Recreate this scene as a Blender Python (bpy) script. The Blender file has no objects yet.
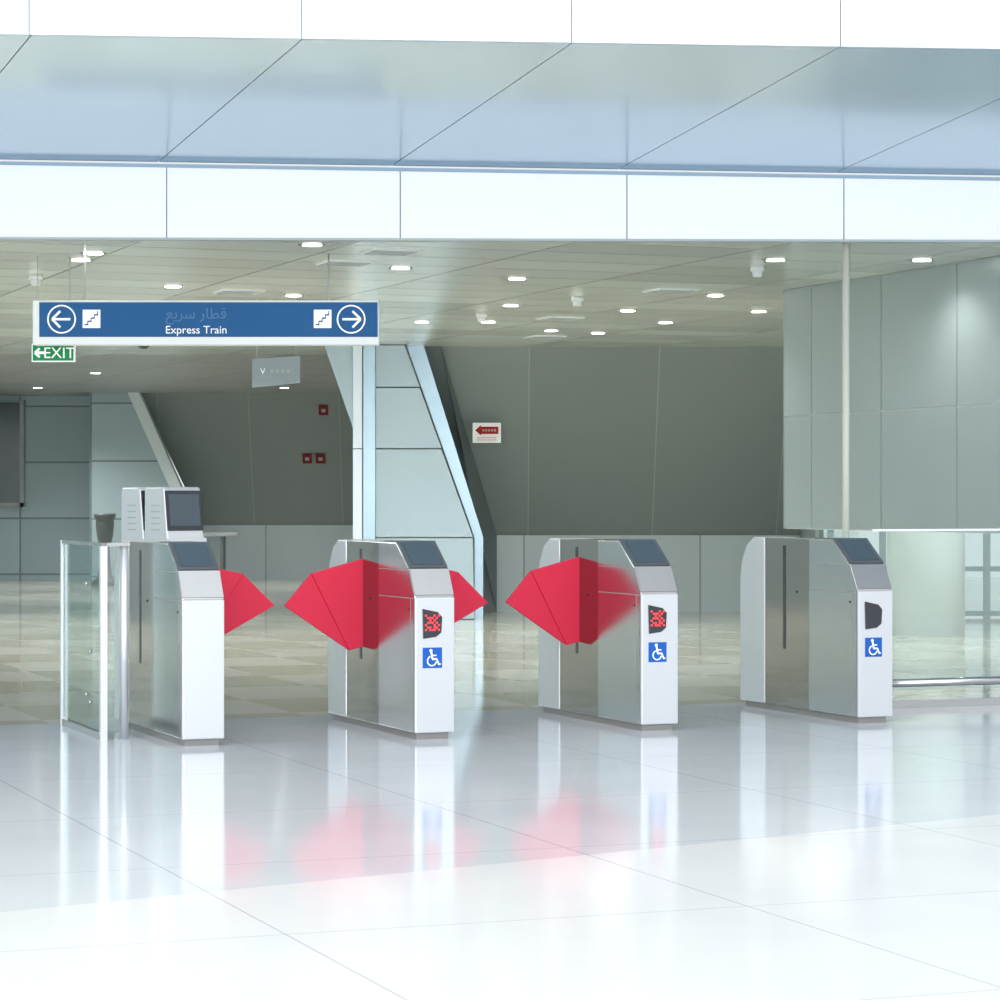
import bpy, bmesh, math
from mathutils import Vector, Matrix
S = bpy.context.scene
TH = math.radians(21)
H = 3.22

# ------------------------------------------------------------------ materials
def newmat(name):
    m = bpy.data.materials.new(name); m.use_nodes = True
    return m, m.node_tree, m.node_tree.nodes['Principled BSDF']
def C(r, g, b):
    f = lambda c: (c/255/12.92) if c/255 <= .04045 else ((c/255+.055)/1.055)**2.4
    return (f(r), f(g), f(b), 1)
def mat(name, col, rough=.5, metal=0, emis=0, noise=.04, nscale=6, stretch=None, spec=.5, coat=0):
    m, nt, p = newmat(name)
    p.inputs['Roughness'].default_value = rough
    p.inputs['Metallic'].default_value = metal
    p.inputs['Specular IOR Level'].default_value = spec
    p.inputs['Coat Weight'].default_value = coat
    if emis:
        p.inputs['Emission Color'].default_value = col
        p.inputs['Emission Strength'].default_value = emis
    if noise:
        tc = nt.nodes.new('ShaderNodeTexCoord'); mp = nt.nodes.new('ShaderNodeMapping')
        n = nt.nodes.new('ShaderNodeTexNoise'); n.inputs['Scale'].default_value = nscale
        if stretch: mp.inputs['Scale'].default_value = stretch
        nt.links.new(tc.outputs['Object'], mp.inputs['Vector'])
        nt.links.new(mp.outputs[0], n.inputs['Vector'])
        mx = nt.nodes.new('ShaderNodeMix'); mx.data_type = 'RGBA'
        mx.inputs[6].default_value = tuple(c*(1-noise) for c in col[:3])+(1,)
        mx.inputs[7].default_value = tuple(min(1, c*(1+noise)) for c in col[:3])+(1,)
        nt.links.new(n.outputs[0], mx.inputs[0]); nt.links.new(mx.outputs[2], p.inputs['Base Color'])
    else:
        p.inputs['Base Color'].default_value = col
    return m

class NB:
    def __init__(s, nt): s.nt = nt
    def m(s, op, a, b=None, c=None):
        n = s.nt.nodes.new('ShaderNodeMath'); n.operation = op
        for i, v in enumerate((a, b, c)):
            if v is None: continue
            if isinstance(v, (int, float)): n.inputs[i].default_value = v
            else: s.nt.links.new(v, n.inputs[i])
        return n.outputs[0]
    def mix(s, f, a, b):
        n = s.nt.nodes.new('ShaderNodeMix'); n.data_type = 'RGBA'
        for i, v in ((0, f), (6, a), (7, b)):
            if isinstance(v, (int, float, tuple)): n.inputs[i].default_value = v
            else: s.nt.links.new(v, n.inputs[i])
        return n.outputs[2]
    def coords(s, rot):
        tc = s.nt.nodes.new('ShaderNodeTexCoord'); mp = s.nt.nodes.new('ShaderNodeMapping')
        mp.inputs['Rotation'].default_value = (0, 0, rot)
        s.nt.links.new(tc.outputs['Object'], mp.inputs['Vector'])
        sp = s.nt.nodes.new('ShaderNodeSeparateXYZ'); s.nt.links.new(mp.outputs[0], sp.inputs[0])
        return sp.outputs, mp.outputs[0]
    def seam(s, c, size, w, off=0):
        f = s.m('FRACT', s.m('DIVIDE', s.m('SUBTRACT', c, off), size))
        d = s.m('MULTIPLY', s.m('MINIMUM', f, s.m('SUBTRACT', 1, f)), size)
        return s.m('LESS_THAN', d, w)
def tilemat(name, col, seamcol, axes, sizes, offs=(0, 0), rot=-TH, w=.006, rough=.4, metal=0, var=.05, spec=.5):
    m, nt, p = newmat(name); b = NB(nt)
    sp, vec = b.coords(rot)
    a0, a1 = sp[axes[0]], sp[axes[1]]
    g = b.m('MAXIMUM', b.seam(a0, sizes[0], w, offs[0]), b.seam(a1, sizes[1], w, offs[1]))
    i0 = b.m('FLOOR', b.m('DIVIDE', b.m('SUBTRACT', a0, offs[0]), sizes[0]))
    i1 = b.m('FLOOR', b.m('DIVIDE', b.m('SUBTRACT', a1, offs[1]), sizes[1]))
    r = b.m('FRACT', b.m('MULTIPLY', b.m('SINE', b.m('ADD', b.m('MULTIPLY', i0, 12.9), b.m('MULTIPLY', i1, 78.2))), 437.5))
    lo = tuple(c*(1-var) for c in col[:3])+(1,); hi = tuple(min(1, c*(1+var)) for c in col[:3])+(1,)
    base = b.mix(r, lo, hi)
    nt.links.new(b.mix(g, base, seamcol), p.inputs['Base Color'])
    p.inputs['Roughness'].default_value = rough; p.inputs['Metallic'].default_value = metal
    p.inputs['Specular IOR Level'].default_value = spec
    return m

def floor_material():
    m, nt, p = newmat('polished_tile_floor'); b = NB(nt)
    sp, vec = b.coords(-TH)
    u, v = sp[0], sp[1]
    tc = nt.nodes.new('ShaderNodeTexCoord'); s2 = nt.nodes.new('ShaderNodeSeparateXYZ'); nt.links.new(tc.outputs['Object'], s2.inputs[0])
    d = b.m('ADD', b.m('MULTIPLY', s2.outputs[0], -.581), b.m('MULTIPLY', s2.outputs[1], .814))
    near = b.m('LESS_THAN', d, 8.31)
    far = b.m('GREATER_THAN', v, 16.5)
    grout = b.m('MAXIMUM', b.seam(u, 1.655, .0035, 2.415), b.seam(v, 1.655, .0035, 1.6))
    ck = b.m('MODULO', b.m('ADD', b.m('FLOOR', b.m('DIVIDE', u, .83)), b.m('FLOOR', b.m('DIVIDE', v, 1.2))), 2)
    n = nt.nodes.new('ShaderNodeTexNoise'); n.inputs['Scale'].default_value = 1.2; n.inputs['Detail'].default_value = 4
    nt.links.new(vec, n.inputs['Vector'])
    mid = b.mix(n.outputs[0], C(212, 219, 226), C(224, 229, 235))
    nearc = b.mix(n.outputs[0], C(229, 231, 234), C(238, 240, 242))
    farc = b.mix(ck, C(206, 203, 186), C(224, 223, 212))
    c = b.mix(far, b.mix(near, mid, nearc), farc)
    c = b.mix(b.m('MULTIPLY', grout, .5), c, C(130, 140, 150))
    nt.links.new(c, p.inputs['Base Color'])
    r = nt.nodes.new('ShaderNodeMapRange'); r.inputs[3].default_value = .06; r.inputs[4].default_value = .13
    nt.links.new(n.outputs[0], r.inputs[0])
    rr = b.m('ADD', r.outputs[0], b.m('MULTIPLY', near, .04))
    nt.links.new(rr, p.inputs['Roughness'])
    p.inputs['Specular IOR Level'].default_value = .42
    return m

M = {}
M['floor'] = floor_material()
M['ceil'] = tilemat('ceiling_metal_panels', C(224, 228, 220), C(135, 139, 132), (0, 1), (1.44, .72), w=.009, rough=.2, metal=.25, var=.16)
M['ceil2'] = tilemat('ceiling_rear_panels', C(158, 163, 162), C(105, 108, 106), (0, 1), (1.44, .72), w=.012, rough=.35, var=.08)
M['panel'] = mat('satin_metal_panel', C(160, 177, 184), .32, .3, noise=.05, nscale=.8)
M['rpanel'] = mat('side_wall_metal_panel', C(170, 184, 185), .3, .3, noise=.05, nscale=.8)
M['lwall'] = tilemat('rear_wall_light_panels', C(170, 192, 198), C(118, 134, 138), (0, 2), (1.47, .98), offs=(-8.4, .1), rot=0, w=.015, rough=.4, var=.05)
M['lowwall'] = tilemat('low_wall_panels', C(190, 204, 207), C(148, 158, 160), (0, 2), (2.2, 3), offs=(.3, -1), rot=0, w=.012, rough=.4, var=.03)
M['dark'] = tilemat('dark_sloped_cladding', C(140, 149, 147), C(162, 170, 167), (0, 2), (1.55, 9), offs=(.35, -1), rot=0, w=.007, rough=.45, var=.05)
M['darkedge'] = mat('dark_edge_metal', C(104, 113, 115), .4, noise=.05)
M['fascia'] = mat('white_fascia_panel', C(240, 243, 247), .35, noise=.01)
M['gap'] = mat('shadow_gap', C(165, 188, 205), .6, noise=.02)
M['soffit'] = mat('soffit_polished_panel', C(184, 204, 220), .16, .55, noise=.04, nscale=.7)
M['steel'] = mat('brushed_steel', C(190, 190, 190), .18, 1, noise=.02, nscale=3, stretch=(1, 1, 40))
M['steeld'] = mat('brushed_steel_bronze', C(162, 155, 148), .1, 1, noise=.02, nscale=3, stretch=(1, 1, 40))
M['hood'] = mat('brushed_steel_hood', C(168, 170, 172), .3, 1, noise=.03, nscale=3, stretch=(30, 1, 1))
M['front'] = mat('satin_white_steel', C(216, 219, 223), .3, .6, noise=.02, nscale=8)
M['black'] = mat('black_plastic', C(48, 51, 56), .25, noise=.03)
M['bezel'] = mat('dark_bezel', C(96, 102, 108), .3, .4, noise=.03)
M['plinth'] = mat('plinth_dark', C(150, 148, 145), .5, noise=.03)
M['screen'] = mat('display_glass', C(70, 84, 94), .06, noise=.05, nscale=10)
M['red'] = mat('red_flap', C(210, 40, 70), .55, noise=.03, nscale=3, spec=.3)
M['led'] = mat('red_led', C(255, 50, 60), .4, emis=1.5, noise=0)
M['blue'] = mat('pictogram_blue', C(24, 92, 180), .5, noise=.02, spec=.3)
M['signblue'] = mat('sign_blue', C(40, 96, 150), .6, noise=.02, spec=.2)
M['signpale'] = mat('sign_pale_blue', C(70, 122, 172), .5, noise=.02)
M['white'] = mat('white_print', C(250, 250, 250), .5, emis=.15, noise=0)
M['whitep'] = mat('white_paint', C(236, 240, 240), .4, noise=.02)
M['green'] = mat('exit_green', C(16, 140, 80), .5, emis=.1, noise=0, spec=.2)
M['redp'] = mat('red_print', C(180, 36, 36), .5, noise=.02, spec=.2)
M['redd'] = mat('red_alarm', C(130, 40, 42), .5, noise=.02, spec=.2)
M['lamp'] = mat('downlight_lens', (1, .98, .92, 1), .4, emis=9, noise=0)
M['grey'] = mat('grey_paint', C(166, 174, 177), .4, noise=.03)
M['board'] = mat('board_grey_blue', C(142, 155, 164), .4, noise=.03)
M['col'] = mat('column_white', C(222, 236, 237), .3, noise=.02, nscale=2)
M['colm'] = mat('column_clad_metal', C(158, 180, 192), .25, .5, noise=.05, nscale=1.5)
M['colf'] = mat('column_face_metal', C(186, 196, 202), .3, .5, noise=.05, nscale=1.5)
M['frame'] = mat('window_frame', C(150, 185, 190), .35, noise=.03)
M['darkwin'] = mat('dark_window_glass', C(80, 90, 96), .1, noise=.05)
M['cream'] = mat('cream_paint', C(206, 208, 196), .4, noise=.02)
def glassmat():
    m, nt, p = newmat('clear_glass')
    tr = nt.nodes.new('ShaderNodeBsdfTransparent'); tr.inputs[0].default_value = (.88, .94, .93, 1)
    gl = nt.nodes.new('ShaderNodeBsdfGlossy'); gl.inputs['Roughness'].default_value = .02
    n = nt.nodes.new('ShaderNodeTexNoise'); n.inputs['Scale'].default_value = 1
    mx = nt.nodes.new('ShaderNodeMixShader'); r = nt.nodes.new('ShaderNodeMapRange')
    r.inputs[3].default_value = .10; r.inputs[4].default_value = .16
    nt.links.new(n.outputs[0], r.inputs[0]); nt.links.new(r.outputs[0], mx.inputs[0])
    nt.links.new(tr.outputs[0], mx.inputs[1]); nt.links.new(gl.outputs[0], mx.inputs[2])
    nt.links.new(mx.outputs[0], nt.nodes['Material Output'].inputs[0])
    nt.nodes.remove(p)
    return m
M['glass'] = glassmat()

# ------------------------------------------------------------------ geometry helpers
def obj(name, bm, m, parent=None, loc=(0, 0, 0), rot=0, smooth=False, bevel=0):
    bmesh.ops.recalc_face_normals(bm, faces=bm.faces)
    me = bpy.data.meshes.new(name); bm.to_mesh(me); bm.free()
    o = bpy.data.objects.new(name, me); S.collection.objects.link(o)
    o.location = loc; o.rotation_euler = (0, 0, rot)
    me.materials.append(M[m] if isinstance(m, str) else m)
    if parent: o.parent = parent
    if smooth:
        for p in me.polygons: p.use_smooth = True
    if bevel:
        b = o.modifiers.new('bevel', 'BEVEL'); b.width = bevel; b.segments = 3; b.limit_method = 'ANGLE'
    return o
def empty(name, loc=(0, 0, 0), rot=0):
    e = bpy.data.objects.new(name, None); S.collection.objects.link(e)
    e.location = loc; e.rotation_euler = (0, 0, rot); e.empty_display_size = .2
    return e
def addbox(bm, x0, x1, y0, y1, z0, z1):
    v = [bm.verts.new(p) for p in ((x0,y0,z0),(x1,y0,z0),(x1,y1,z0),(x0,y1,z0),(x0,y0,z1),(x1,y0,z1),(x1,y1,z1),(x0,y1,z1))]
    for f in ((0,3,2,1),(4,5,6,7),(0,1,5,4),(1,2,6,5),(2,3,7,6),(3,0,4,7)): bm.faces.new([v[i] for i in f])
def box(name, x0, x1, y0, y1, z0, z1, m, parent=None, bevel=0, **k):
    bm = bmesh.new(); addbox(bm, x0, x1, y0, y1, z0, z1)
    return obj(name, bm, m, parent, bevel=bevel, **k)
def addprism(bm, pts, d):
    a = [bm.verts.new(p) for p in pts]; b_ = [bm.verts.new(Vector(p)+Vector(d)) for p in pts]
    bm.faces.new(a); bm.faces.new(b_[::-1])
    n = len(pts)
    for i in range(n): bm.faces.new((a[i], b_[i], b_[(i+1) % n], a[(i+1) % n]))
def prism(name, pts, d, m, parent=None, bevel=0, **k):
    bm = bmesh.new(); addprism(bm, pts, d)
    return obj(name, bm, m, parent, bevel=bevel, **k)
def yzprism(name, prof, w, m, parent, bevel=.008):
    return prism(name, [(-w/2, y, z) for y, z in prof], (w, 0, 0), m, parent, bevel)
def addcyl(bm, c, r, h, seg=32, axis='Z', r2=None):
    mt = Matrix.Translation(c)
    if axis == 'Y': mt = mt @ Matrix.Rotation(math.pi/2, 4, 'X')
    if axis == 'X': mt = mt @ Matrix.Rotation(math.pi/2, 4, 'Y')
    bmesh.ops.create_cone(bm, cap_ends=True, segments=seg, radius1=r, radius2=r if r2 is None else r2, depth=h, matrix=mt)
def cyl(name, c, r, h, m, parent=None, axis='Z', seg=32, r2=None, **k):
    bm = bmesh.new(); addcyl(bm, c, r, h, seg, axis, r2)
    o = obj(name, bm, m, parent, **k)
    for p in o.data.polygons: p.use_smooth = len(p.vertices) == 4
    return o
def lathe(name, prof, m, parent=None, loc=(0, 0, 0), seg=32):
    bm = bmesh.new(); rings = []
    for r, z in prof: rings.append([bm.verts.new((r*math.cos(2*math.pi*i/seg), r*math.sin(2*math.pi*i/seg), z)) for i in range(seg)])
    for a, b_ in zip(rings, rings[1:]):
        for i in range(seg): bm.faces.new((a[i], a[(i+1) % seg], b_[(i+1) % seg], b_[i]))
    bm.faces.new(rings[0][::-1]); bm.faces.new(rings[-1])
    return obj(name, bm, m, parent, loc, smooth=True)
def addring(bm, cx, cz, y, r0, r1, a0=0, a1=360, seg=32, t=.002):
    n = seg; A = [math.radians(a0+(a1-a0)*i/n) for i in range(n+1)]
    for i in range(n):
        p = []
        for a, r in ((A[i], r0), (A[i], r1), (A[i+1], r1), (A[i+1], r0)):
            p.append((cx+r*math.cos(a), y, cz+r*math.sin(a)))
        addprism(bm, p, (0, t, 0))
def addbar(bm, x0, z0, x1, z1, w, y, t=.002):
    d = Vector((x1-x0, z1-z0)).normalized(); n = Vector((-d.y, d.x))*w/2
    addprism(bm, [(x0+n.x, y, z0+n.y), (x1+n.x, y, z1+n.y), (x1-n.x, y, z1-n.y), (x0-n.x, y, z0-n.y)], (0, t, 0))
def text(name, s, size, x, y, z, m, parent, align='CENTER'):
    cu = bpy.data.curves.new(name, 'FONT'); cu.body = s; cu.size = size; cu.align_x = align; cu.extrude = .0015
    o = bpy.data.objects.new(name, cu); S.collection.objects.link(o)
    o.location = (x, y, z); o.rotation_euler = (math.pi/2, 0, 0); cu.materials.append(M[m]); o.parent = parent
    return o

# ------------------------------------------------------------------ room shell
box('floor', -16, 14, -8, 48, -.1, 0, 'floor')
FY = lambda x: 18.35 + .028*x      # fascia front line
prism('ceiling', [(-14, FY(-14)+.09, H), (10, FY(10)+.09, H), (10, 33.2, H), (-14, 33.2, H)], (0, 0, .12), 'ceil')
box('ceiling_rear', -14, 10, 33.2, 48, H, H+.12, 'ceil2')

fas = empty('wall_fascia_lower')
FT = lambda x: 3.665-.0125*x
seams = [-2.30-1.57*k for k in range(5, 0, -1)] + [-2.30, -.69, .88, 2.39] + [2.39+1.55*k for k in range(1, 5)]
bm = bmesh.new(); g = .004
for a, b_ in zip(seams, seams[1:]):
    p = [(a+g, FY(a), H-.01), (b_-g, FY(b_), H-.01), (b_-g, FY(b_), FT(b_)), (a+g, FY(a), FT(a))]
    addprism(bm, p, (0, .03, 0))
obj('fascia_panels', bm, 'fascia', fas)
a, b_ = seams[0], seams[-1]
prism('fascia_backing', [(a, FY(a)+.03, H), (b_, FY(b_)+.03, H), (b_, FY(b_)+.03, FT(b_)+.03), (a, FY(a)+.03, FT(a)+.03)], (0, .04, 0), 'gap', fas)
prism('fascia_bottom_lip', [(a, FY(a)-.01, H-.025), (b_, FY(b_)-.01, H-.025), (b_, FY(b_)-.01, H-.01), (a, FY(a)-.01, H-.01)], (0, .10, 0), 'grey', fas)
UY = lambda x: 15.5 + .03*x
UT = lambda x: 4.087-.0095*x
ups = [-1.16+1.58*i for i in range(-5, 8)]
sof = empty('ceiling_soffit')
bm = bmesh.new()
for i in range(len(seams)-1):
    l0, l1, u0, u1 = seams[i]-.06+g, seams[i+1]-.06-g, ups[i]+g, ups[i+1]-g
    addprism(bm, [(l0, FY(l0)+.02, FT(l0)+.04), (l1, FY(l1)+.02, FT(l1)+.04), (u1, UY(u1)+.06, UT(u1)), (u0, UY(u0)+.06, UT(u0))], (0, 0, .02))
obj('soffit_panels', bm, 'soffit', sof)
s0, s1, t0, t1 = seams[0], seams[-1], ups[0], ups[-1]
prism('soffit_backing', [(s0, FY(s0)+.1, FT(s0)+.062), (s1, FY(s1)+.1, FT(s1)+.062), (t1, UY(t1)+.14, UT(t1)+.022), (t0, UY(t0)+.14, UT(t0)+.022)], (0, 0, .04), 'fascia', sof)
fu = empty('wall_fascia_upper')
bm = bmesh.new()
for a, b_ in zip(ups, ups[1:]):
    addprism(bm, [(a+g, UY(a), UT(a)-.003), (b_-g, UY(b_), UT(b_)-.003), (b_-g, UY(b_), 6.4), (a+g, UY(a), 6.4)], (0, .03, 0))
obj('fascia_panels', bm, 'fascia', fu)
a, b_ = ups[0], ups[-1]
prism('fascia_backing', [(a, UY(a)+.031, UT(a)), (b_, UY(b_)+.031, UT(b_)), (b_, UY(b_)+.031, 6.4), (a, UY(a)+.031, 6.4)], (0, .02, 0), 'gap', fu)

rw = empty('wall_right', (2.47, 23.0, 0), TH)
ss = [0, .5, 1.1, 1.7, 2.88, 4.06, 5.0]
bm = bmesh.new()
for a, b_ in zip(ss, ss[1:]):
    for z0, z1 in ((1.15, 2.12), (2.12, H)):
        addbox(bm, 0, .03, -b_+.006, -a-.006, z0+.006, z1-.006)
obj('wall_panels', bm, 'rpanel', rw)
box('wall_core', .016, .16, -4.9, -.004, 1.15, H, 'whitep', rw)
box('wall_end_panel', 0, .16, 0, .02, 1.15, H, 'rpanel', rw)
cyl('support_pole', (2.43, 18.62, H/2), .026, H, 'cream')

box('wall_back_low', -.25, 3.75, 33.1, 33.3, 0, .96, 'lowwall')
prism('wall_back', [(-.70, 31.5, H), (3.75, 31.5, H), (3.75, 33.12, .96), (-.04, 33.12, .96)], (0, .2, 0), 'dark')
prism('trim_1', [(-1.0, 31.4, H), (-.70, 31.4, H), (-.04, 33.0, .96), (-.04, 33.0, 0), (-.27, 33.0, 0), (-.27, 33.0, .96)], (0, .35, 0), 'darkedge')
box('wall_passage', -.3, -.1, 33.4, 46.3, 0, H, 'lwall')
box('wall_rear', -9.6, -6.9, 46.4, 46.6, 0, H, 'lwall')
box('wall_rear_low', -6.9, -.3, 46.4, 46.6, 0, .96, 'lowwall')
prism('wall_rear_sloped', [(-6.15, 45.2, H), (-.3, 45.2, H), (-.3, 46.42, .96), (-5.2, 46.42, .96)], (0, .2, 0), 'dark')
prism('wall_rear_buttress', [(-6.95, 44.9, 0), (-6.95, 44.9, H), (-6.3, 44.9, H), (-5.3, 44.9, .9), (-5.3, 44.9, 0)], (0, 1.4, 0), 'lwall')
prism('trim_2', [(-6.3, 44.8, H), (-6.1, 44.8, H), (-5.1, 44.8, .96), (-5.3, 44.8, .96)], (0, .3, 0), 'col')
box('window_1', -9.5, -8.35, 46.3, 46.39, 1.35, 3.1, 'darkwin')
bm = bmesh.new()
addbox(bm, -9.5, -8.3, 46.25, 46.4, 1.28, 1.35); addbox(bm, -8.38, -8.31, 46.25, 46.4, 1.28, 3.15)
obj('trim_3', bm, 'grey')
box('wall_left', -11.2, -11, 19, 46.4, 0, H, 'panel')
box('wall_rear_end', -11.2, -9.6, 46.4, 46.6, 0, H, 'panel')

cb = empty('structural_column', (0, 31, 0))
zs = [0, .96, 2.0, 2.72, H]
bm = bmesh.new()
for z0, z1 in zip([0, 2.0], [2.0, H]): addbox(bm, -1.72, -1.615, 0, .5, z0+.006, z1-.006)
obj('column_face', bm, 'colf', cb)
box('column_joint', -1.615, -1.60, .03, .5, 0, H, 'darkedge', cb)
prism('column_side', [(-1.60, .02, 0), (-1.46, .02, 0), (-1.46, .02, H), (-1.60, .02, H)], (0, .46, 0), 'colm', cb)
bm = bmesh.new()
def edge(z): return -1.12 + (H-z)/(H-.96)*.80 if z > .96 else -.32+.02*(0.96-z)
for z0, z1 in zip(zs, zs[1:]):
    addprism(bm, [(-1.455, .05, z0+.008), (edge(z0), .05, z0+.008), (edge(z1), .05, z1-.008), (-1.455, .05, z1-.008)], (0, .4, 0))
obj('buttress_panels', bm, 'panel', cb)
prism('buttress_edge', [(-1.1, .3, H), (-.90, .3, H), (-.20, .3, .96), (-.20, .3, 0), (-.30, .3, 0), (-.30, .3, .96)], (0, .9, 0), 'colm', cb)
prism('counter_brace', [(-2.06, .05, H), (-1.725, .05, H), (-1.725, .05, 2.25)], (0, .4, 0), 'panel', cb)

cyl('round_column', (4.42, 27.5, H/2), .40, H, 'col', seg=64)
wf = empty('window_2', (0, 31.5, 0))
bm = bmesh.new()
x = 3.9
while x < 10: addbox(bm, x, x+.07, 0, .1, 0, H); x += .62
for z in (0.02, .55, 1.1, 2.2, 3.1): addbox(bm, 3.8, 10, .02, .08, z, z+.06)
obj('window_frame', bm, 'frame', wf)
box('window_pane', 3.8, 10, .045, .055, .05, H, 'glass', wf)
box('wall_side', 3.76, 3.86, 31.6, 33.2, 0, H, 'lowwall')

GA = math.radians(22)
gb = empty('glass_barrier', (2.35-.375*1.0, 16.62+.927*1.0, 0), TH)
box('pane', .2, 3.4, -.006, .006, .12, 1.19, 'glass', gb)
box('top_rail', .55, 3.4, -.010, .010, 1.19, 1.205, 'whitep', gb)
cyl('bottom_rail', (1.77, -.02, .17), .028, 3.3, 'steel', gb, axis='X')
box('floor_channel', .14, 3.4, -.03, .03, 0, .05, 'steel', gb)
for i, x in enumerate((.2, 3.35)): box('post_%d' % i, x-.02, x+.02, .0, .04, 0, 1.15, 'steel', gb)

# ------------------------------------------------------------------ ceiling fittings
DL = [(-1.34,18.9),(-.78,20.8),(-2.79,22.6),(-1.84,23.6),(.14,21.8),(2.09,20.1),(-3.18,20.1),(-3.0,19.55),(3.2,20.1),(1.92,23.6),
      (1.23,25.5),(1.07,28.9),(1.70,27.2),(.55,28.5),(-.12,27.1),(-.8,27.1),(-1.4,24.9),(-3.3,25.5),(-4.5,22.5),(-5.8,38),(-3.2,38),(2.5,25.6),(.1,24.8),(-4.5,30.5),(-3.5,43),(-7.5,43)]
for x, y in DL:
    e = empty('recessed_downlight', (x, y, H))
    bm = bmesh.new(); addring(bm, 0, 0, 0, .07, .10, seg=24, t=.010)
    o = obj('trim_ring', bm, 'whitep', e); o.rotation_euler = (math.pi/2, 0, 0)
    cyl('lens', (0, 0, -.003), .07, .006, 'lamp', e)
def beam(x, y, en, a=140):
    l = bpy.data.lights.new('downlight_or_fill_beam', 'SPOT'); l.energy = en; l.spot_size = math.radians(a); l.spot_blend = .8; l.shadow_soft_size = .1
    l.color = (1, .99, .97)
    o = bpy.data.objects.new('downlight_or_fill_beam', l); S.collection.objects.link(o); o.location = (x, y, H-.04)
for x, y, en in [(-2.79,22.6,180),(.14,21.8,180),(3.2,20.1,32),(1.92,23.6,120),(1.07,28.9,230),(-.8,27.1,240),(-3.3,25.5,260),(-4.5,30.5,260),(-5.8,38,450),(-3.5,43,300),(-7.5,43,350),(5.2,25.0,420)]:  # last entry is a fill added to brighten the side bay, without a fitting
    beam(x, y, en)
for x, y in [(-2.28,23.1),(1.48,23.0),(-1.19,20.3),(-.8,19.4),(.6,26.5),(.5,29.5)]:
    e = empty('ceiling_air_diffuser', (x, y, H), TH)
    box('diffuser_frame', -.19, .19, -.19, .19, -.012, 0, 'whitep', e)
    for k in range(4): box('vane_%d' % k, -.16, .16, -.15+.08*k, -.10+.08*k, -.018, -.012, 'grey', e)
for x, y in [(2.0,20.6),(.69,23.7),(-.18,25.8),(-3.75,21.4)]:
    e = empty('smoke_detector', (x, y, H))
    cyl('base', (0, 0, -.02), .055, .04, 'whitep', e)
    cyl('head', (0, 0, -.06), .035, .05, 'whitep', e, r2=.045)
e = empty('dome_camera', (-3.9, 29.0, H))
cyl('mount', (0, 0, -.04), .09, .08, 'whitep', e)
bm = bmesh.new(); bmesh.ops.create_uvsphere(bm, u_segments=24, v_segments=12, radius=.08, matrix=Matrix.Translation((0, 0, -.09)))
obj('dome', bm, 'black', e, smooth=True)

# ------------------------------------------------------------------ overhead direction sign
sg = empty('overhead_direction_sign', (-2.165, 19.5, 2.54))
W = 1.275
box('housing', -W, W, 0, .12, 0, .33, 'whitep', sg, bevel=.01)
box('blue_face', -W+.05, W-.01, -.004, .002, .06, .315, 'signblue', sg)
bm = bmesh.new()
for cx, d in ((-1.06, -1), (1.07, 1)):
    addring(bm, cx, .19, -.008, .095, .106, t=.004)
    addbar(bm, cx-.065, .19, cx+.065, .19, .017, -.008, .004)
    addbar(bm, cx+.07*d, .19, cx+.01*d, .25, .017, -.008, .004)
    addbar(bm, cx+.07*d, .19, cx+.01*d, .13, .017, -.008, .004)
obj('arrows', bm, 'white', sg)
bm = bmesh.new()
for cx in (-.84, .86): addbox(bm, cx-.065, cx+.065, -.007, -.003, .125, .26)
obj('stair_plates', bm, 'white', sg)
bm = bmesh.new()
for cx in (-.84, .86):
    for k in range(4):
        addbox(bm, cx-.05+.024*k, cx-.024+.024*k, -.010, -.006, .145+.024*k, .155+.024*k)
        addbox(bm, cx-.03+.024*k, cx-.024+.024*k, -.010, -.006, .145+.024*k, .178+.024*k)
obj('stair_pictograms', bm, 'signblue', sg)
text('lettering', 'Express Train', .082, -.07, -.006, .085, 'white', sg)
text('lettering_arabic', '\ufeca\ufef3\ufeae\ufeb3 \ufead\ufe8e\ufec4\ufed7', .11, -.07, -.006, .195, 'signpale', sg)
for i, x in enumerate((-.9, .9)): cyl('rod_%d' % i, (x, .06, .33+.17), .006, .35, 'grey', sg)

ex = empty('exit_sign', (-3.33, 19.75, 2.43))
box('housing', -.16, .16, 0, .05, 0, .135, 'white', ex)
box('green_face', -.152, .152, -.003, .001, .008, .127, 'green', ex)
text('lettering', 'EXIT', .115, .045, -.005, .028, 'white', ex)
bm = bmesh.new(); addbar(bm, -.13, .067, -.06, .067, .02, -.006, .003); addbar(bm, -.135, .067, -.10, .10, .018, -.006, .003); addbar(bm, -.135, .067, -.10, .034, .018, -.006, .003)
obj('arrow', bm, 'white', ex)
for i, x in enumerate((-.12, .12)): cyl('rod_%d' % i, (x, .025, .135+.327), .003, .655, 'grey', ex)

hs = empty('hanging_notice_board', (-2.03, 24.0, 2.40), math.radians(-8))
prism('board', [(-.22, 0, .02), (.22, 0, .06), (.22, 0, .30), (-.22, 0, .28)], (0, .04, 0), 'board', hs)
text('lettering', 'V', .08, -.12, -.004, .14, 'white', hs)
bm = bmesh.new()
for k in range(4): addbox(bm, -.05+.05*k, -.02+.05*k, -.003, 0, .15, .185)
obj('small_print', bm, 'grey', hs)
for i, x in enumerate((-.18, .18)): cyl('rod_%d' % i, (x, .02, .55), .004, .54, 'grey', hs)

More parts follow.
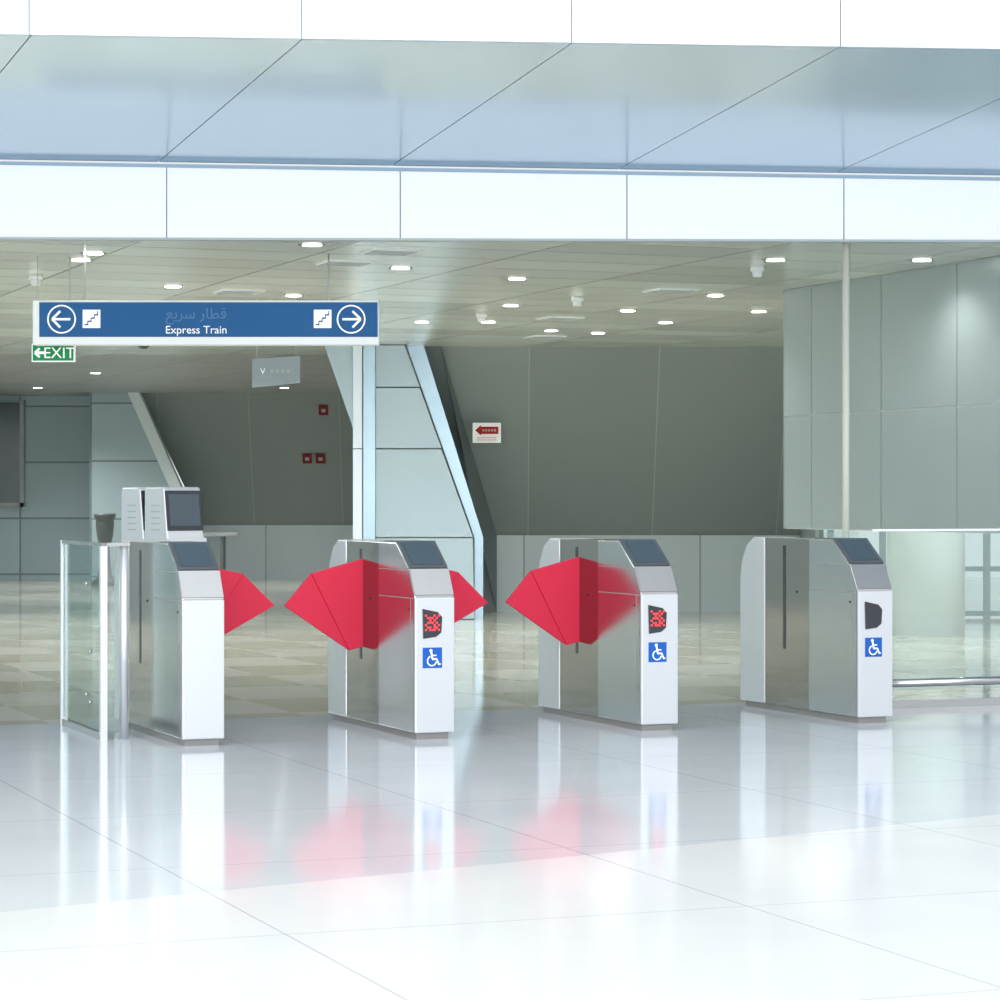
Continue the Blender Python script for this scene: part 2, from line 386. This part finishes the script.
ns = empty('wall_notice', (-.16, 31.95, 2.09))
box('plate', -.17, .17, 0, .02, 0, .24, 'white', ns)
bm = bmesh.new(); addprism(bm, [(-.14, -.004, .15), (-.07, -.004, .215), (-.07, -.004, .195), (.14, -.004, .195), (.14, -.004, .105), (-.07, -.004, .105), (-.07, -.004, .085)], (0, .004, 0))
obj('red_arrow', bm, 'redp', ns)
bm = bmesh.new()
for k in range(5): addbox(bm, -.05+.035*k, -.03+.035*k, -.007, -.004, .138, .162)
obj('arrow_letters', bm, 'grey', ns)
bm = bmesh.new()
for k in range(2): addbox(bm, -.12, .12, -.003, 0, .03+.025*k, .038+.025*k)
obj('text_lines', bm, 'redp', ns)
box('bracket', -.02, .02, .02, .26, .10, .14, 'grey', ns)
def slopeY(z): return 46.42-(z-.96)/(H-.96)*1.22
for x, z in ((-3.02, 2.93), (-3.33, 2.11), (-3.1, 2.11)):
    e = empty('fire_alarm_plate', (x, slopeY(z)-.035, z))
    box('plate', -.08, .08, 0, .02, -.09, .09, 'redd', e).rotation_euler = (math.radians(28), 0, 0)
    box('symbol', -.035, .035, -.006, 0, -.03, .03, 'grey', e).rotation_euler = (math.radians(28), 0, 0)

# ------------------------------------------------------------------ fare gates
def flap(side, parent, y, ext):
    s = side; x0 = .105*s
    P = lambda a, z, yy: (x0+a*s, yy, z)
    prism('flap_inner', [P(0, 1.04, y-.02), P(ext*.67, .95, y-.02), P(.10, .475, y-.02), P(0, .50, y-.02)], (0, .04, 0), 'red', parent, .004)
    prism('flap_outer', [P(ext*.67, .95, y-.011), P(ext, .755, y-.011), P(.10, .475, y-.011)], (0, .022, 0), 'red', parent, .003)
def gate(loc, left=False, right=False, display=True, led=True, decal=True):
    g = empty('fare_gate', (loc[0], loc[1], 0), GA)
    w = .25; T = 1.15
    box('plinth', -w/2+.025, w/2-.025, .03, 1.57, 0, .04, 'plinth', g)
    yzprism('front_cabinet', [(0, .04), (0, .84), (.09, .995), (.31, T), (.63, T), (.63, .04)], w, 'steel', g)
    yzprism('middle_cabinet', [(.635, .04), (.635, T-.003), (1.245, T-.003), (1.245, .04)], w-.012, 'steeld', g, .004)
    yzprism('rear_cabinet', [(1.25, .04), (1.25, T), (1.40, T), (1.50, 1.10), (1.57, 1.00), (1.60, .88), (1.60, .04)], w, 'front', g)
    box('front_panel', -w/2+.002, w/2-.002, -.012, .002, .04, .83, 'front', g, bevel=.006)
    for s in (-1, 1):
        bm = bmesh.new()
        xa, xb = sorted((s*(w/2-.002), s*(w/2+.0012)))
        addbox(bm, xa, xb, .01, .62, .822, .828)
        addbox(bm, xa, xb, .07, .62, .985, .989)
        addbox(bm, xa, xb, .055, .058, .08, .822)
        obj('side_seam', bm, 'plinth', g)
        x = s*(w/2-.006)
        box('flap_slot', x-.004, x+.004, .955, .985, .42, 1.10, 'black', g)
        bm = bmesh.new(); addcyl(bm, (s*(w/2), .09, .76), .007, .006, 12, 'X'); addcyl(bm, (s*(w/2-.004), .80, .80), .007, .006, 12, 'X')
        obj('lock_screw', bm, 'black', g)
    A = Vector((0, .09, .995)); d = Vector((0, .22, T-.995)).normalized(); n = Vector((0, -d.z, d.y))
    def slab(name, t0, t1, xw, h0, h1, m, xo=0):
        pts = [A+d*t0+n*h0, A+d*t1+n*h0, A+d*t1+n*h1, A+d*t0+n*h1]
        prism(name, [(-xw/2+xo, p.y, p.z) for p in pts], (xw, 0, 0), m, g, .003)
    slab('reader_bezel', .01, .27, w-.01, -.005, .010, 'bezel')
    slab('reader_glass', .03, .25, w-.06, .010, .014, 'screen')
    prism('hood_plate', [(-w/2+.004, .003, .842), (-w/2+.004, .088, .99), (-w/2+.004, .082, .994), (-w/2+.004, -.003, .846)], (w-.008, 0, 0), 'hood', g)
    box('top_strip', -w/2+.03, w/2-.03, .34, .60, T-.002, T+.006, 'bezel', g)
    if display:
        y = -.020; o = -.014
        prism('display_panel', [(o-.065, y, .765), (o+.03, y, .745), (o+.058, y, .715), (o+.052, y, .625), (o+.02, y, .60), (o-.06, y, .59)], (0, .01, 0), 'black', g, .002)
        if led:
            bm = bmesh.new()
            pat = ["x...x.x", ".xxx.x.", "..x.x..", ".xxx.x.", "x...x.x", ".xx.xx.", "x.xxx.x"]
            for r, row in enumerate(pat):
                for c, ch in enumerate(row):
                    if ch == 'x': addbox(bm, o-.05+c*.0135, o-.04+c*.0135, y-.003, y, .72-r*.014, .73-r*.014)
            obj('led_symbol', bm, 'led', g)
    if decal:
        y = -.0145; cz = .478; o = -.014
        box('accessibility_decal', o-.062, o+.058, y, y+.003, cz-.06, cz+.06, 'blue', g)
        bm = bmesh.new(); y -= .002
        addring(bm, o-.012, cz+.042, y, 0, .0095, seg=12)
        addbar(bm, o-.010, cz+.032, o-.002, cz-.006, .011, y)
        addbar(bm, o-.006, cz+.014, o+.022, cz+.014, .007, y)
        addbar(bm, o-.004, cz-.008, o+.026, cz-.008, .010, y)
        addbar(bm, o+.024, cz-.006, o+.038, cz-.040, .009, y)
        addbar(bm, o+.036, cz-.040, o+.048, cz-.036, .008, y)
        addring(bm, o-.006, cz-.018, y, .024, .031, 110, 350, 20)
        obj('accessibility_symbol', bm, 'white', g)
    if left: flap(-1, g, .95, .515)
    if right: flap(1, g, .95, .61)
    return g
gate((-1.69, 15.08), right=True, display=False, decal=False)
gate((-.385, 15.5), left=True, right=True)
gate((.965, 16.08), left=True)
gate((2.35, 16.62), led=False)

gs = empty('glass_screen_panel', (-2.32, 15.48, 0), TH)
box('pane', -.006, .006, .02, 1.10, .05, 1.13, 'glass', gs)
box('top_rail', -.018, .018, 0, 1.12, 1.13, 1.15, 'steel', gs)
box('bottom_rail', -.018, .018, 0, 1.12, 0, .04, 'steel', gs)
box('post_near', -.02, .02, -.03, .01, 0, 1.15, 'front', gs)
box('post_far', -.02, .02, 1.10, 1.13, 0, 1.15, 'front', gs)
cyl('round_post', (.125, 0, .57), .028, 1.14, 'front', gs)
box('front_pane', .02, .10, -.012, -.004, .05, 1.13, 'glass', gs)
box('front_rail', -.02, .155, -.03, .03, 1.13, 1.15, 'steel', gs)
for i, z in enumerate((.2, .24, .5, .9)): cyl('clip_%d' % i, (-.01, .30+.1*(i % 2), z), .012, .02, 'steel', gs, axis='X', seg=16)

def kiosk(x, y):
    k = empty('ticket_validator', (x, y, 0), math.radians(38))
    w = .28
    yzprism('body', [(0, 0), (0, 1.02), (-.05, 1.10), (.0, 1.47), (.02, 1.485), (.23, 1.485), (.248, 1.46), (.25, 1.10), (.25, 0)], w, 'front', k, .010)
    d = Vector((0, .05, .37)).normalized(); n = Vector((0, -d.z, d.y)); A = Vector((0, -.05, 1.10))
    for nm, t0, t1, xw, h0, h1, m in (('screen_bezel', .10, .365, w-.012, -.004, .008, 'black'), ('screen', .13, .34, w-.05, .008, .011, 'screen'), ('shelf', 0, .05, w, 0, .03, 'front')):
        p = [A+d*t0+n*h0, A+d*t1+n*h0, A+d*t1+n*h1, A+d*t0+n*h1]
        prism(nm, [(-xw/2, q.y, q.z) for q in p], (xw, 0, 0), m, k, .002)
    for j in range(5): box('side_text_%d' % j, -w/2-.002, -w/2+.001, .05, .16, 1.20+.04*j, 1.208+.04*j, 'grey', k)
kiosk(-2.08, 17.35)
kiosk(-2.268, 17.59)
tb = empty('side_table', (-4.7, 44.0, 0))
box('top', -.4, .35, -.25, .25, .80, .86, 'grey', tb, bevel=.01)
for i, (x, y) in enumerate(((-.3, -.2), (.1, -.2), (-.3, .2), (.1, .2))): box('leg_%d' % i, x-.025, x+.025, y-.025, y+.025, 0, .80, 'darkedge', tb)
lathe('stone_urn', [(.22, 0), (.22, .06), (.12, .12), (.09, .35), (.08, .62), (.10, .68), (.13, .80), (.15, 1.0), (.145, 1.08), (.18, 1.13), (.18, 1.18), (.12, 1.18)], 'darkedge', loc=(-6.5, 43.6, 0))

# ------------------------------------------------------------------ lights
def area(name, loc, rot, sx, sy, e, col=(1, 1, 1)):
    l = bpy.data.lights.new(name, 'AREA'); l.shape = 'RECTANGLE'; l.size = sx; l.size_y = sy; l.energy = e; l.color = col
    o = bpy.data.objects.new(name, l); S.collection.objects.link(o); o.location = loc; o.rotation_euler = rot
area('overhead_fill', (0, 7, 9), (math.radians(12), 0, 0), 16, 10, 640, (.95, .98, 1))  # added fill from above that whitens the near floor and fascia, no roof opening
area('hall_window_daylight', (0, -7, 4.2), (math.radians(90), 0, 0), 18, 7.5, 2200, (.94, .975, 1))
area('interior_fill', (-8.6, 26, H-.03), (0, 0, 0), 1.6, 12, 480, (.96, .985, 1))  # added fill lamp outside the view that brightens the interior, no fitting modelled
W_ = bpy.data.worlds.new('daylit_hall'); S.world = W_; W_.use_nodes = True
nt = W_.node_tree; bg = nt.nodes['Background']; b = NB(nt)
tc = nt.nodes.new('ShaderNodeTexCoord'); sp = nt.nodes.new('ShaderNodeSeparateXYZ'); nt.links.new(tc.outputs['Generated'], sp.inputs[0])
r = nt.nodes.new('ShaderNodeMapRange'); r.inputs[1].default_value = -1; r.inputs[2].default_value = .6; r.inputs[3].default_value = 1.2; r.inputs[4].default_value = .92
nt.links.new(sp.outputs[1], r.inputs[0]); nt.links.new(r.outputs[0], bg.inputs['Strength'])
bg.inputs['Color'].default_value = (.94, .975, 1, 1)
S.view_settings.view_transform = 'Standard'

cam = bpy.data.cameras.new('camera'); co = bpy.data.objects.new('camera', cam); S.collection.objects.link(co)
co.location = (0, 0, 1.4); co.rotation_euler = (math.pi/2, 0, 0)
cam.lens = 95.4; cam.sensor_width = 36; cam.clip_end = 200
S.camera = co
